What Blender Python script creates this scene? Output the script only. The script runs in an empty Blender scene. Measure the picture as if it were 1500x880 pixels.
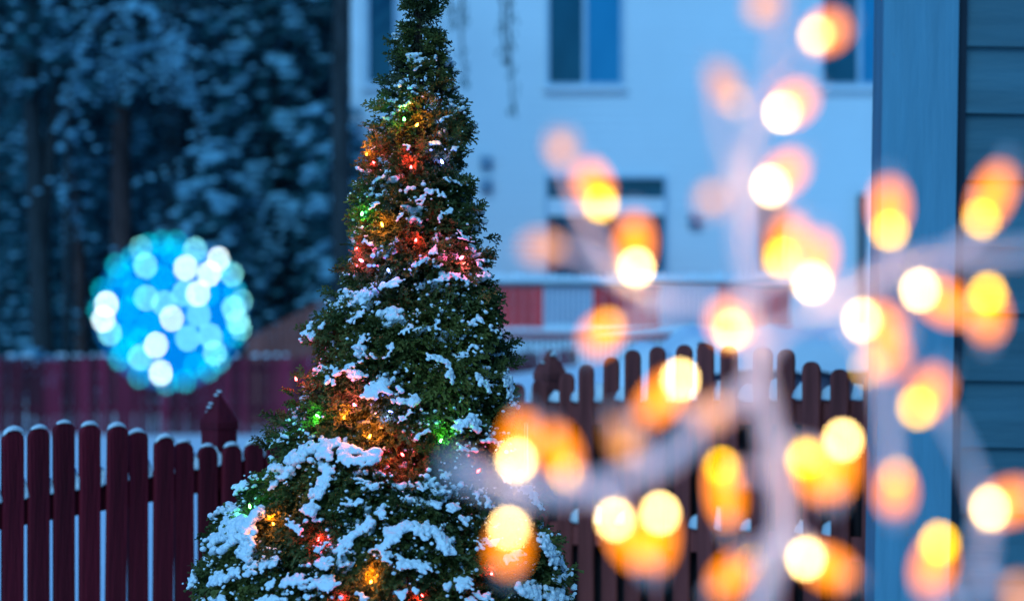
import bpy, bmesh, math, random
import numpy as np
from mathutils import Vector, Matrix, noise

random.seed(11)
rng = np.random.default_rng(11)
SC = bpy.context.scene
COL = SC.collection

# ------------------------------------------------------------------ camera
CAM_Z = 1.40
FX = 3542.0            # photograph pixels per unit of tan (85 mm on 36 mm, 1500 px wide)
HORIZON = 480.0
cam_data = bpy.data.cameras.new("camera")
cam_data.lens = 85.0
cam_data.sensor_width = 36.0
cam_data.shift_y = 40.0 / 1500.0
cam_data.clip_start = 0.05
cam_data.clip_end = 1500.0
cam_data.dof.use_dof = True
cam_data.dof.focus_distance = 6.75
cam_data.dof.aperture_fstop = 2.1
cam_data.dof.aperture_ratio = 1.08
cam = bpy.data.objects.new("camera", cam_data)
cam.location = (0, 0, CAM_Z)
cam.rotation_euler = (math.radians(90), 0, 0)
COL.objects.link(cam)
SC.camera = cam

# ------------------------------------------------------------------ dusk sky
SUN_EL, SUN_ROT = math.radians(4.0), math.radians(200.0)
world = bpy.data.worlds.new("World")
SC.world = world
world.use_nodes = True
nt = world.node_tree
nt.nodes.clear()
w_out = nt.nodes.new("ShaderNodeOutputWorld")
w_bg = nt.nodes.new("ShaderNodeBackground")
w_sky = nt.nodes.new("ShaderNodeTexSky")
w_sky.sky_type = 'NISHITA'
w_sky.sun_disc = False
w_sky.sun_elevation = SUN_EL
w_sky.sun_rotation = SUN_ROT
w_sky.ozone_density = 9.0
w_sky.air_density = 1.6
w_sky.dust_density = 0.2
w_mul = nt.nodes.new("ShaderNodeMix")
w_mul.data_type = 'RGBA'
w_mul.blend_type = 'MULTIPLY'
w_mul.inputs[0].default_value = 1.0
w_mul.inputs[7].default_value = (0.29, 0.90, 1.0, 1)      # cool dusk white balance
nt.links.new(w_sky.outputs[0], w_mul.inputs[6])
nt.links.new(w_mul.outputs[2], w_bg.inputs[0])
w_bg.inputs[1].default_value = 0.15
nt.links.new(w_bg.outputs[0], w_out.inputs[0])

sun_data = bpy.data.lights.new("dusk_glow", 'SUN')
sun_data.energy = 0.5
sun_data.angle = math.radians(40)
sun_data.color = (0.30, 0.70, 1.0)
sun = bpy.data.objects.new("dusk_glow", sun_data)
sun.rotation_euler = (math.radians(50), 0, math.radians(-18))
COL.objects.link(sun)

SC.view_settings.view_transform = 'Standard'
SC.view_settings.look = 'None'
SC.view_settings.gamma = 1.0
SC.view_settings.exposure = 2.06
SC.cycles.use_denoising = True
SC.cycles.use_adaptive_sampling = False
SC.cycles.sample_clamp_indirect = 4.0
SC.cycles.max_bounces = 6
SC.cycles.transparent_max_bounces = 12


# ------------------------------------------------------------------ helpers
def P(x, y, Y):
    """photograph pixel at depth Y -> world point"""
    return Vector(((x - 750.0) / FX * Y, Y, CAM_Z - (y - HORIZON) / FX * Y))


def px_x(x, Y):
    return (x - 750.0) / FX * Y


def px_z(y, Y):
    return CAM_Z - (y - HORIZON) / FX * Y


def smooth(t):
    t = min(1.0, max(0.0, t))
    return t * t * (3 - 2 * t)


def lerp_table(tab, x):
    if x <= tab[0][0]:
        return tab[0][1]
    for (a, va), (b, vb) in zip(tab, tab[1:]):
        if x <= b:
            return va + (vb - va) * (x - a) / (b - a)
    return tab[-1][1]


def tag(o, label=None, cat=None, group=None, kind=None):
    if label: o["label"] = label
    if cat: o["category"] = cat
    if group: o["group"] = group
    if kind: o["kind"] = kind
    return o


def empty(name, loc=(0, 0, 0), label=None, cat=None, group=None):
    o = bpy.data.objects.new(name, None)
    o.empty_display_size = 0.1
    o.location = loc
    COL.objects.link(o)
    return tag(o, label, cat, group)


class MB:
    """collects geometry, builds one mesh"""
    def __init__(self):
        self.v, self.f = [], []

    def add(self, verts, faces):
        n = len(self.v)
        self.v.extend([tuple(p) for p in verts])
        self.f.extend([tuple(i + n for i in f) for f in faces])
        return self

    def box(self, x0, x1, y0, y1, z0, z1, M=None):
        vs = [Vector(p) for p in ((x0, y0, z0), (x1, y0, z0), (x1, y1, z0), (x0, y1, z0),
                                  (x0, y0, z1), (x1, y0, z1), (x1, y1, z1), (x0, y1, z1))]
        if M: vs = [M @ p for p in vs]
        return self.add(vs, [(3, 2, 1, 0), (4, 5, 6, 7), (0, 1, 5, 4), (1, 2, 6, 5), (2, 3, 7, 6), (3, 0, 4, 7)])

    def tube(self, pts, rads, seg=8, cap=True):
        pts = [Vector(p) for p in pts]
        vs, fs = [], []
        n = len(pts)
        up = Vector((0, 0, 1))
        u = None
        for i, p in enumerate(pts):
            t = (pts[min(i + 1, n - 1)] - pts[max(i - 1, 0)]).normalized()
            if u is None:
                ref = up if abs(t.z) < 0.9 else Vector((1, 0, 0))
                u = t.cross(ref).normalized()
            else:
                u = (u - t * u.dot(t)).normalized()
            w = t.cross(u)
            for k in range(seg):
                a = 2 * math.pi * k / seg
                vs.append(p + (u * math.cos(a) + w * math.sin(a)) * rads[i])
        for i in range(n - 1):
            for k in range(seg):
                a, b = i * seg + k, i * seg + (k + 1) % seg
                fs.append((a, b, b + seg, a + seg))
        if cap:
            fs.append(tuple(reversed(range(seg))))
            fs.append(tuple(range((n - 1) * seg, n * seg)))
        return self.add(vs, fs)

    def blob(self, c, r, sub=1, jit=0.12, flat=1.0, seed=0):
        vs, fs = ICO[sub]
        out = []
        for p in vs:
            k = 1 + jit * noise.noise(Vector(p) * 1.7 + Vector((seed * 3.1, seed * 1.7, seed)))*2
            out.append((c[0] + p[0] * r[0] * k, c[1] + p[1] * r[1] * k,
                        c[2] + p[2] * r[2] * k * (flat if p[2] < 0 else 1)))
        return self.add(out, fs)

    def lathe(self, prof, seg=16, c=(0, 0, 0), M=None):
        vs, fs = [], []
        for r, z in prof:
            for k in range(seg):
                a = 2 * math.pi * k / seg
                p = Vector((c[0] + r * math.cos(a), c[1] + r * math.sin(a), c[2] + z))
                vs.append(M @ p if M else p)
        for i in range(len(prof) - 1):
            for k in range(seg):
                a, b = i * seg + k, i * seg + (k + 1) % seg
                fs.append((a, b, b + seg, a + seg))
        fs.append(tuple(reversed(range(seg))))
        fs.append(tuple(range((len(prof) - 1) * seg, len(prof) * seg)))
        return self.add(vs, fs)

    def mesh(self, name, mat, shade=False):
        me = bpy.data.meshes.new(name)
        me.from_pydata(self.v, [], self.f)
        me.materials.append(mat)
        if shade: me.shade_smooth()
        me.update()
        return me

    def build(self, name, mat, parent=None, shade=False):
        return link(name, self.mesh(name, mat, shade), parent)


def link(name, me, parent=None, M=None):
    o = bpy.data.objects.new(name, me)
    COL.objects.link(o)
    if parent is not None: o.parent = parent
    if M is not None: o.matrix_local = M
    return o


def np_mesh(name, V, F, mat, shade=False):
    """V (n,3), F (m,3|4) arrays -> mesh"""
    me = bpy.data.meshes.new(name)
    k = F.shape[1]
    me.vertices.add(len(V)); me.loops.add(F.size); me.polygons.add(len(F))
    me.vertices.foreach_set("co", V.astype(np.float32).ravel())
    me.loops.foreach_set("vertex_index", F.astype(np.int32).ravel())
    me.polygons.foreach_set("loop_start", np.arange(0, F.size, k, dtype=np.int32))
    me.polygons.foreach_set("loop_total", np.full(len(F), k, dtype=np.int32))
    me.materials.append(mat)
    me.update(calc_edges=True)
    if shade: me.shade_smooth()
    return me


def _ico(sub):
    bm = bmesh.new()
    bmesh.ops.create_icosphere(bm, subdivisions=sub, radius=1)
    bm.verts.ensure_lookup_table()
    r = ([tuple(v.co) for v in bm.verts], [tuple(v.index for v in f.verts) for f in bm.faces])
    bm.free()
    return r
ICO = {1: _ico(1), 2: _ico(2), 3: _ico(3)}


# ------------------------------------------------------------------ materials
def mat(name, col, rough=0.7, var=0.25, scale=8.0, bump=0.0, bscale=None, stretch=None, col2=None, spec=0.3,
        sss=0.0, transl=0.0, objvar=0.0):
    m = bpy.data.materials.new(name)
    m.use_nodes = True
    n = m.node_tree
    b = n.nodes["Principled BSDF"]
    b.inputs["Roughness"].default_value = rough
    b.inputs["Specular IOR Level"].default_value = spec
    tc = n.nodes.new("ShaderNodeTexCoord")
    mp = n.nodes.new("ShaderNodeMapping")
    if stretch: mp.inputs["Scale"].default_value = stretch
    n.links.new(tc.outputs["Object"], mp.inputs[0])
    nz = n.nodes.new("ShaderNodeTexNoise")
    nz.inputs["Scale"].default_value = scale
    nz.inputs["Detail"].default_value = 6
    n.links.new(mp.outputs[0], nz.inputs["Vector"])
    rp = n.nodes.new("ShaderNodeValToRGB")
    c2 = col2 or tuple(c * (1 - var) for c in col)
    c1 = col if col2 else tuple(min(1, c * (1 + var)) for c in col)
    rp.color_ramp.elements[0].color = (*c2, 1)
    rp.color_ramp.elements[0].position = 0.32
    rp.color_ramp.elements[1].color = (*c1, 1)
    rp.color_ramp.elements[1].position = 0.68
    n.links.new(nz.outputs["Fac"], rp.inputs[0])
    if objvar:
        oi = n.nodes.new("ShaderNodeObjectInfo")
        mr = n.nodes.new("ShaderNodeMapRange")
        mr.inputs[3].default_value = 1 - objvar; mr.inputs[4].default_value = 1 + objvar
        n.links.new(oi.outputs["Random"], mr.inputs[0])
        hs = n.nodes.new("ShaderNodeHueSaturation")
        n.links.new(mr.outputs[0], hs.inputs["Value"]); n.links.new(rp.outputs[0], hs.inputs["Color"])
        n.links.new(hs.outputs[0], b.inputs["Base Color"])
    else:
        n.links.new(rp.outputs[0], b.inputs["Base Color"])
    if bump:
        nb = n.nodes.new("ShaderNodeTexNoise")
        nb.inputs["Scale"].default_value = bscale or scale * 3
        nb.inputs["Detail"].default_value = 5
        n.links.new(mp.outputs[0], nb.inputs["Vector"])
        bp = n.nodes.new("ShaderNodeBump")
        bp.inputs["Strength"].default_value = bump
        bp.inputs["Distance"].default_value = 0.02
        n.links.new(nb.outputs["Fac"], bp.inputs["Height"])
        n.links.new(bp.outputs[0], b.inputs["Normal"])
    if sss:
        b.inputs["Subsurface Weight"].default_value = sss
        b.inputs["Subsurface Radius"].default_value = (0.02, 0.03, 0.05)
        b.inputs["Subsurface Scale"].default_value = 0.3
    if transl:
        out = n.nodes["Material Output"]
        t = n.nodes.new("ShaderNodeBsdfTranslucent")
        n.links.new(rp.outputs[0], t.inputs[0])
        mx = n.nodes.new("ShaderNodeMixShader")
        mx.inputs[0].default_value = transl
        n.links.new(b.outputs[0], mx.inputs[1]); n.links.new(t.outputs[0], mx.inputs[2])
        n.links.new(mx.outputs[0], out.inputs[0])
    return m


def emit(name, col, strength, clear=0.0):
    m = bpy.data.materials.new(name)
    m.use_nodes = True
    n = m.node_tree
    n.nodes.clear()
    out = n.nodes.new("ShaderNodeOutputMaterial")
    e = n.nodes.new("ShaderNodeEmission")
    e.inputs[0].default_value = (*col, 1)
    e.inputs[1].default_value = strength
    if clear > 0:
        t = n.nodes.new("ShaderNodeBsdfTransparent")
        mx = n.nodes.new("ShaderNodeMixShader")
        mx.inputs[0].default_value = clear
        n.links.new(e.outputs[0], mx.inputs[1]); n.links.new(t.outputs[0], mx.inputs[2])
        n.links.new(mx.outputs[0], out.inputs[0])
    else:
        n.links.new(e.outputs[0], out.inputs[0])
    return m


M = {}
M['snow'] = mat('snow', (0.86, 0.87, 0.88), rough=0.6, var=0.03, scale=3, bump=0.35, bscale=40, spec=0.25)
M['snow_tree'] = mat('clinging_snow', (0.88, 0.88, 0.88), rough=0.55, var=0.03, scale=20, bump=0.5, bscale=130, spec=0.25)
M['snow_wood_shaded'] = mat('shaded_forest_snow', (0.19, 0.40, 0.49), rough=0.7, var=0.06, scale=2, bump=0.4, bscale=6)  # snow with the woods' blue shade and haze put into its colour
M['red'] = mat('dark_red_paint', (0.15, 0.006, 0.014), objvar=0.25, rough=0.7, var=0.35, scale=3, bump=0.5, bscale=14,
               stretch=(6, 6, 0.5), spec=0.2)
M['brown'] = mat('stained_brown_wood', (0.28, 0.055, 0.045), objvar=0.2, rough=0.75, var=0.35, scale=3, bump=0.5, bscale=14,
                 stretch=(6, 6, 0.5), spec=0.2)
M['dark_board'] = mat('dark_stained_boards', (0.035, 0.02, 0.022), rough=0.85, var=0.4, scale=3, stretch=(6, 6, 0.5))
M['far_red'] = mat('far_red_paint', (0.18, 0.010, 0.028), objvar=0.55, rough=0.8, var=0.4, scale=1.2, stretch=(4, 4, 0.4))
M['deck_red'] = mat('deck_red_paint', (0.80, 0.05, 0.05), objvar=0.15, rough=0.8, var=0.2, scale=1.5)
M['tan'] = mat('weathered_brown_boards', (0.30, 0.085, 0.07), rough=0.85, var=0.3, scale=1.5, stretch=(4, 4, 0.4))
M['white_paint'] = mat('white_paint', (0.74, 0.76, 0.78), rough=0.6, var=0.05, scale=4)
M['baluster'] = mat('blue_grey_paint', (0.22, 0.33, 0.43), rough=0.6, var=0.08, scale=4)
M['siding'] = mat('white_siding', (0.72, 0.74, 0.76), rough=0.6, var=0.05, scale=0.5)
M['near_siding'] = mat('slate_siding', (0.05, 0.12, 0.145), objvar=0.12, rough=0.55, var=0.18, scale=3, bump=0.25, bscale=10,
                       stretch=(0.6, 4, 5))
M['near_trim'] = mat('grey_trim', (0.10, 0.235, 0.30), rough=0.6, var=0.12, scale=4, bump=0.3, bscale=9, stretch=(5, 5, 0.5))
M['gap'] = mat('dark_channel', (0.012, 0.02, 0.03), rough=0.8, var=0.2)
M['roof'] = mat('roof_shingle', (0.07, 0.075, 0.085), rough=0.9, var=0.25, scale=5)
M['frame'] = mat('window_frame', (0.38, 0.5, 0.6), rough=0.5, var=0.08)
M['metal'] = mat('dark_metal', (0.06, 0.07, 0.08), rough=0.4, var=0.1)
M['greybox'] = mat('grey_plastic_box', (0.17, 0.13, 0.17), rough=0.6, var=0.15, scale=4)
M['bark'] = mat('dark_bark', (0.03, 0.032, 0.034), rough=0.9, var=0.5, scale=4, bump=0.6, stretch=(3, 3, 0.6))
M['bark_red'] = mat('pine_bark', (0.085, 0.045, 0.042), rough=0.9, var=0.5, scale=4, bump=0.6, stretch=(3, 3, 0.6))
M['needle'] = mat('fir_needles', (0.02, 0.095, 0.11), rough=0.8, var=0.5, scale=2)
M['frosted_haze'] = mat('hazed_frosted_fir_needles', (0.05, 0.19, 0.235), rough=0.9, scale=0.6, col2=(0.025, 0.11, 0.14))  # frosted needles, lightened to stand in for haze in the deeper woods
M['bark_thuja'] = mat('cedar_bark', (0.08, 0.045, 0.03), rough=0.9, var=0.4, scale=20, stretch=(3, 3, 0.5))
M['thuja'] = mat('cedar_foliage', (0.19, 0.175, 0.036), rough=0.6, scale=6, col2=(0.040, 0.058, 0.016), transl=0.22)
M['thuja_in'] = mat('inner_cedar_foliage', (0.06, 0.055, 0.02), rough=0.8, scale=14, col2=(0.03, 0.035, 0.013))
M['twig'] = mat('white_twig_bulb_tint', (0.86, 0.74, 0.73), rough=0.7, var=0.05, scale=30)  # white twigs, with the pink of the bulbs' light put into the colour
M['wire_white'] = mat('white_wire', (0.7, 0.7, 0.7), rough=0.5, var=0.03)
M['wire_green'] = mat('green_wire', (0.012, 0.03, 0.014), rough=0.5, var=0.1)
M['socket'] = mat('white_socket', (0.75, 0.74, 0.72), rough=0.5, var=0.03)

mg = bpy.data.materials.new('window_glass'); mg.use_nodes = True
b_ = mg.node_tree.nodes["Principled BSDF"]
b_.inputs["Base Color"].default_value = (0.012, 0.05, 0.10, 1)
b_.inputs["Roughness"].default_value = 0.08
b_.inputs["Specular IOR Level"].default_value = 0.6
gn = mg.node_tree
gz = gn.nodes.new("ShaderNodeTexNoise"); gz.inputs["Scale"].default_value = 1.6
gr = gn.nodes.new("ShaderNodeValToRGB")
gr.color_ramp.elements[0].color = (0.004, 0.03, 0.06, 1); gr.color_ramp.elements[1].color = (0.02, 0.11, 0.17, 1)
gn.links.new(gz.outputs["Fac"], gr.inputs[0]); gn.links.new(gr.outputs[0], b_.inputs["Base Color"])
M['glass'] = mg
mg2 = mg.copy(); mg2.name = 'window_glass_with_blind'
for e_, c_ in zip([n_ for n_ in mg2.node_tree.nodes if n_.type == 'VALTORGB'][0].color_ramp.elements, ((0.01, 0.17, 0.32, 1), (0.03, 0.26, 0.44, 1))): e_.color = c_
M['glass_blind'] = mg2

# ------------------------------------------------------------------ ground
def H(x, y):
    h = -0.06 + 0.36 * smooth((x + 2.0) / 3.4)
    if y > 14:
        h += 0.62 * smooth((y - 16) / 15) * smooth((x + 3.6) / 2.6)
    if y > 36:
        h += 0.02 * (y - 36)
    h += 0.03 * noise.noise(Vector((x * 0.5, y * 0.5, 0.3))) + 0.012 * noise.noise(Vector((x * 2.1, y * 2.1, 1.3)))
    return h


def axis(lo, hi, fine_lo, fine_hi, step, grow=1.18):
    a = list(np.arange(fine_lo, fine_hi + 1e-6, step))
    s, x = step, a[-1]
    while x < hi:
        s *= grow; x += s; a.append(min(x, hi))
    s, x, pre = step, a[0], []
    while x > lo:
        s *= grow; x -= s; pre.append(max(x, lo))
    return list(reversed(pre)) + a

xs = axis(-320, 320, -9, 9, 0.2)
ys = axis(-60, 620, -1, 40, 0.25)
V = np.array([(x, y, H(x, y)) for y in ys for x in xs])
nx = len(xs)
ii, jj = np.meshgrid(np.arange(nx - 1), np.arange(len(ys) - 1))
b0 = (jj * nx + ii).ravel()
F = np.stack([b0, b0 + 1, b0 + nx + 1, b0 + nx], 1)
g = link('snow_ground', np_mesh('snow_ground', V, F, M['snow'], True))
tag(g, kind='structure')


# ------------------------------------------------------------------ far white house
def window(parent, x0, x1, y0, y1, Yw, panes, bar=None, mats=None):
    """a window in a wall facing the camera; pixel box on plane Yw"""
    X0, X1, Z1, Z0 = px_x(x0, Yw), px_x(x1, Yw), px_z(y0, Yw), px_z(y1, Yw)
    t = 0.055
    m = MB()
    m.box(X0 - t, X0, Yw - 0.05, Yw + 0.02, Z0 - t, Z1 + t)
    m.box(X1, X1 + t, Yw - 0.05, Yw + 0.02, Z0 - t, Z1 + t)
    m.box(X0, X1, Yw - 0.05, Yw + 0.02, Z1, Z1 + t)
    m.box(X0, X1, Yw - 0.05, Yw + 0.02, Z0 - t, Z0)
    w = m.build('window', M['frame'], parent)
    n = len(panes) - 1
    for i in range(n):
        a, b = X0 + (X1 - X0) * panes[i], X0 + (X1 - X0) * panes[i + 1]
        if i: a += 0.07
        if bar:
            zs = [(Z0, Z1 - (Z1 - Z0) * bar[1]), (Z1 - (Z1 - Z0) * bar[0], Z1)]
            MB().box(a, b, Yw - 0.045, Yw + 0.01, zs[0][1], zs[1][0]).build('crossbar', M['white_paint'], w)
        else:
            zs = [(Z0, Z1)]
        for (za, zb) in zs:
            MB().box(a, b, Yw - 0.006, Yw + 0.012, za, zb).build('pane', (mats or [M['glass']])[i % len(mats or [1])], w)
        if i:
            MB().box(a - 0.07, a, Yw - 0.04, Yw + 0.015, Z0, Z1).build('mullion', M['frame'], w)
    MB().box(X0 - 0.1, X1 + 0.1, Yw - 0.09, Yw + 0.01, Z0 - t - 0.06, Z0 - t - 0.002).build('sill', M['white_paint'], w)
    return w

YH = 37.0
house = empty('white_house', (0, 0, 0), 'large white sided house with dark blue windows behind the cedar', 'house')
hx0, hx1 = px_x(519, YH), 9.5
# lap siding as a saw-tooth profile
m = MB()
z, i = 0.3, 0
while z < 8.2:
    m.add([(hx0, YH - 0.022, z), (hx1, YH - 0.022, z), (hx1, YH - 0.002, z + 0.13), (hx0, YH - 0.002, z + 0.13),
           (hx0, YH, z), (hx1, YH, z)], [(0, 1, 2, 3), (4, 5, 1, 0)])
    z += 0.13
m.build('siding', M['siding'], house)
MB().box(hx0 + 0.003, hx1 - 0.003, YH + 0.001, YH + 9, -0.5, 8.25).build('wall', M['siding'], house)
MB().box(hx0 - 0.05, hx0 + 0.12, YH - 0.045, YH + 0.15, 0.3, 8.2).build('corner_board', M['white_paint'], house)
roof = MB()
roof.add([(hx0 - 0.5, YH - 0.7, 8.2), (hx1 + 0.5, YH - 0.7, 8.2), (hx1 + 0.5, YH + 4.5, 11), (hx0 - 0.5, YH + 4.5, 11),
          (hx0 - 0.5, YH + 9.7, 8.2), (hx1 + 0.5, YH + 9.7, 8.2),
          (hx0 - 0.5, YH - 0.7, 8.4), (hx1 + 0.5, YH - 0.7, 8.4), (hx1 + 0.5, YH + 4.5, 11.2), (hx0 - 0.5, YH + 4.5, 11.2),
          (hx0 - 0.5, YH + 9.7, 8.4), (hx1 + 0.5, YH + 9.7, 8.4)],
         [(0, 1, 2, 3), (3, 2, 5, 4), (6, 9, 8, 7), (9, 10, 11, 8), (0, 6, 7, 1), (4, 5, 11, 10), (0, 3, 9, 6), (3, 4, 10, 9),
          (1, 7, 8, 2), (2, 8, 11, 5)])
roof.build('roof', M['snow'], house)
YW = YH - 0.03
window(house, 805, 908, -60, 122, YW, [0, 0.47, 1.0], mats=[M['glass'], M['glass_blind']])
window(house, 541, 577, -60, 120, YW, [0, 1.0])
window(house, 1207, 1300, -60, 122, YW, [0, 0.52, 1.0], mats=[M['glass'], M['glass_blind']])
window(house, 803, 972, 262, 404, YW, [0, 1.0], bar=(0.2, 0.38))
window(house, 1108, 1150, 300, 404, YW, [0, 1.0])
for (x, y, s) in ((712, 238, 9), (712, 272, 9), (1018, 322, 10)):
    p = P(x, y, YH - 0.05)
    r = s / FX * YH
    m = MB().box(p.x - r, p.x + r, YH - 0.1, YH - 0.02, p.z - r, p.z + r)
    m.box(p.x - r * .75, p.x + r * .75, YH - 0.16, YH - 0.1, p.z - r * .5, p.z + r * .9)
    m.build('vent', M['baluster'], house)
MB().box(px_x(1256, YH), px_x(1266, YH), YH - 0.13, YH - 0.03, 0.4, px_z(285, YH)).build('downspout', M['metal'], house)

# ------------------------------------------------------------------ red deck in front of the house
YD = 34.0
deck = empty('wooden_deck', (px_x(900, YD), YD, 0.8), 'red wooden deck with white baluster panels and a snow covered rail', 'deck')
deck_off = Matrix.Translation(-Vector(deck.location))
def dpart(mb, name, m_, sh=False, par=None):
    mb.v = [tuple(deck_off @ Vector(p)) for p in mb.v]
    return mb.build(name, m_, par or deck, sh)
dz0, dz1 = px_z(482, YD), px_z(419, YD)
dx0, dx1 = px_x(600, YD), px_x(1158, YD)
dpart(MB().box(dx0, dx1, YD, YH - 0.15, dz0 - 0.12, dz0), 'floor', M['deck_red'])
dpart(MB().box(dx0 - .03, dx1 + .03, YD - 0.06, YD + 0.08, dz1, dz1 + 0.05), 'top_rail', M['metal'])
sn = MB()
for k in range(60):
    t = (k + 0.5) / 60
    x = dx0 + (dx1 - dx0) * t
    sn.blob((x, YD + 0.01, dz1 + 0.055), (0.075, 0.085, 0.11 + 0.05 * random.random()), 1, 0.15, 0.02, k)
dpart(sn, 'rail_snow', M['snow'], True)["kind"] = "stuff"
for (a, b) in ((600, 796), (868, 966), (1051, 1158)):
    n = max(1, int((b - a) / 15))
    for k in range(n):
        xa, xb = px_x(a + (b - a) * k / n, YD), px_x(a + (b - a) * (k + 1) / n, YD)
        dpart(MB().box(xa + 0.004, xb - 0.004, YD - 0.02, YD + 0.02, dz0, dz1 - 0.002), 'panel_board', M['deck_red'])
for (a, b) in ((797, 867), (967, 1050)):
    dpart(MB().box(px_x(a, YD), px_x(b, YD), YD - 0.02, YD + 0.02, dz0 + 0.01, dz0 + 0.06), 'bottom_rail', M['white_paint'])
    n = int((b - a) / 7.5)
    for k in range(n):
        x = px_x(a + (b - a) * (k + 0.5) / n, YD)
        dpart(MB().box(x - 0.02, x + 0.02, YD - 0.02, YD + 0.02, dz0 + 0.06, dz1), 'baluster', M['baluster'])
n = 66
for k in range(n):
    x = dx0 + (dx1 - dx0) * (k + 0.5) / n
    dpart(MB().box(x - 0.03, x + 0.03, YD + 0.05, YD + 0.07, 0.4, dz0 - 0.125), 'skirt_slat', M['white_paint'])
dpart(MB().box(dx0, dx1, YD + 0.1, YD + 0.12, 0.4, dz0 - 0.13), 'skirt_backing', M['near_siding'])
sn = MB()
for k in range(50):
    x = dx0 + (dx1 - dx0) * (k + 0.5) / 50
    sn.blob((x, YD - 0.03, dz0 - 0.03), (0.09, 0.09, 0.06), 1, 0.2, 0.5, k)
dpart(sn, 'floor_edge_snow', M['snow'], True)["kind"] = "stuff"

# brown boards stepping up beside the house
wing = empty('brown_board_fence', (px_x(420, 36), 36, 0.3), 'weathered brown board fence climbing the slope towards the house', 'fence')
off = Matrix.Translation(-Vector(wing.location))
for k in range(24):
    xa = 360 + k * 10
    top = lerp_table([(360, 497), (476, 437), (600, 408)], xa + 5)
    me = MB().box(px_x(xa, 36) + 0.006, px_x(xa + 10, 36) - 0.006, 35.98, 36.01 + 0.01 * (k % 2), -0.2, px_z(top, 36), off)
    me.build('board', M['tan'], wing)
MB().box(px_x(360, 36), px_x(600, 36), 36.03, 36.1, 0.5, 0.6, off).build('rail', M['tan'], wing)

# ------------------------------------------------------------------ far red fence
YF = 33.0
ff = empty('far_red_fence', (px_x(380, YF), YF, 0), 'low dark red board fence across the yard below the woods', 'fence')
off = Matrix.Translation(-Vector(ff.location))
board_mesh = {}
x = -90
k = 0
while x < 835:
    w = 13.0
    top = 522 - 9 * max(0, (x - 380) / 450) + 3 * math.sin(x * 0.02) + random.uniform(-1.5, 1.5)
    xa, xb = px_x(x, YF), px_x(x + w - random.choice((1.0, 1.5, 2.0, 3.6)), YF)
    me = MB().box(xa, xb, YF - 0.012 - 0.02 * (k % 2), YF + 0.012 - 0.02 * (k % 2), H((xa + xb) / 2, YF) - 0.1, px_z(top, YF), off)
    me.build('board', M['far_red'], ff)
    x += w; k += 1
for zz in (0.25, 0.8):
    MB().box(px_x(-90, YF), px_x(835, YF), YF + 0.02, YF + 0.08, zz, zz + 0.09, off).build('rail', M['far_red'], ff)
sn = MB()
for k in range(70):
    x = px_x(-90 + 925 * random.random(), YF)
    px = 750 + x / YF * FX
    top = 522 - 9 * max(0, (px - 380) / 450)
    sn.blob((x, YF + 0.02, px_z(top, YF) + 0.005), (0.05, 0.035, 0.02 + 0.02 * random.random()), 1, 0.15, 0.4, k)
sn.v = [tuple(off @ Vector(p)) for p in sn.v]
sn.build('top_snow', M['snow'], ff, True)["kind"] = "stuff"

# snowy shrub behind the far fence
def snow_shrub(loc, r, label):
    t = empty('snowy_shrub', loc, label, 'shrub')
    br, sn = MB(), MB()
    for k in range(26):
        a, e = random.uniform(0, 6.28), random.uniform(0.2, 1.4)
        d = Vector((math.cos(a) * math.cos(e), math.sin(a) * math.cos(e), math.sin(e)))
        L = r * random.uniform(0.7, 1.15)
        br.tube([(0, 0, 0), d * L * 0.5, d * L + Vector((0, 0, -0.1 * L))], [0.02, 0.014, 0.006], 5)
        p = d * L
        if p.z > r * 0.25:
            sn.blob(p, (r * .3, r * .3, r * .22), 1, 0.25, 0.5, k)
    sn.blob((0, 0, r * 0.72), (r * .6, r * .55, r * .35), 2, 0.3, 0.4, 3)
    br.build('branches', M['bark'], t)
    sn.build('snow', M['snow_wood_shaded'], t, True)["kind"] = "stuff"
    
    return t
snow_shrub((px_x(36, 35.5), 35.5, 0.45), 0.52, 'round shrub capped with snow behind the far fence at the left edge')

# ------------------------------------------------------------------ woods
def needle_batch(cs, size, squash=0.5):
    """cs (n,3) -> random triangles"""
    n = len(cs)
    d = rng.normal(size=(n, 3, 3)); d[:, :, 2] *= squash
    d *= (size * rng.uniform(0.6, 1.3, n))[:, None, None]
    Vv = (cs[:, None, :] + d).reshape(-1, 3)
    return Vv, np.arange(3 * n).reshape(-1, 3)


def blobs_np(cs, rs, sub=1):
    """cs (n,3), rs (n,3) -> joined lumpy spheres"""
    v, f = ICO[sub]
    v = np.array(v); f = np.array(f)
    n = len(cs)
    k = 1 + rng.normal(0, 0.10, size=(n, len(v), 1))
    Vv = cs[:, None, :] + v[None] * rs[:, None, :] * k
    Ff = f[None] + (np.arange(n) * len(v))[:, None, None]
    return Vv.reshape(-1, 3), Ff.reshape(-1, 3)


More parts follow.
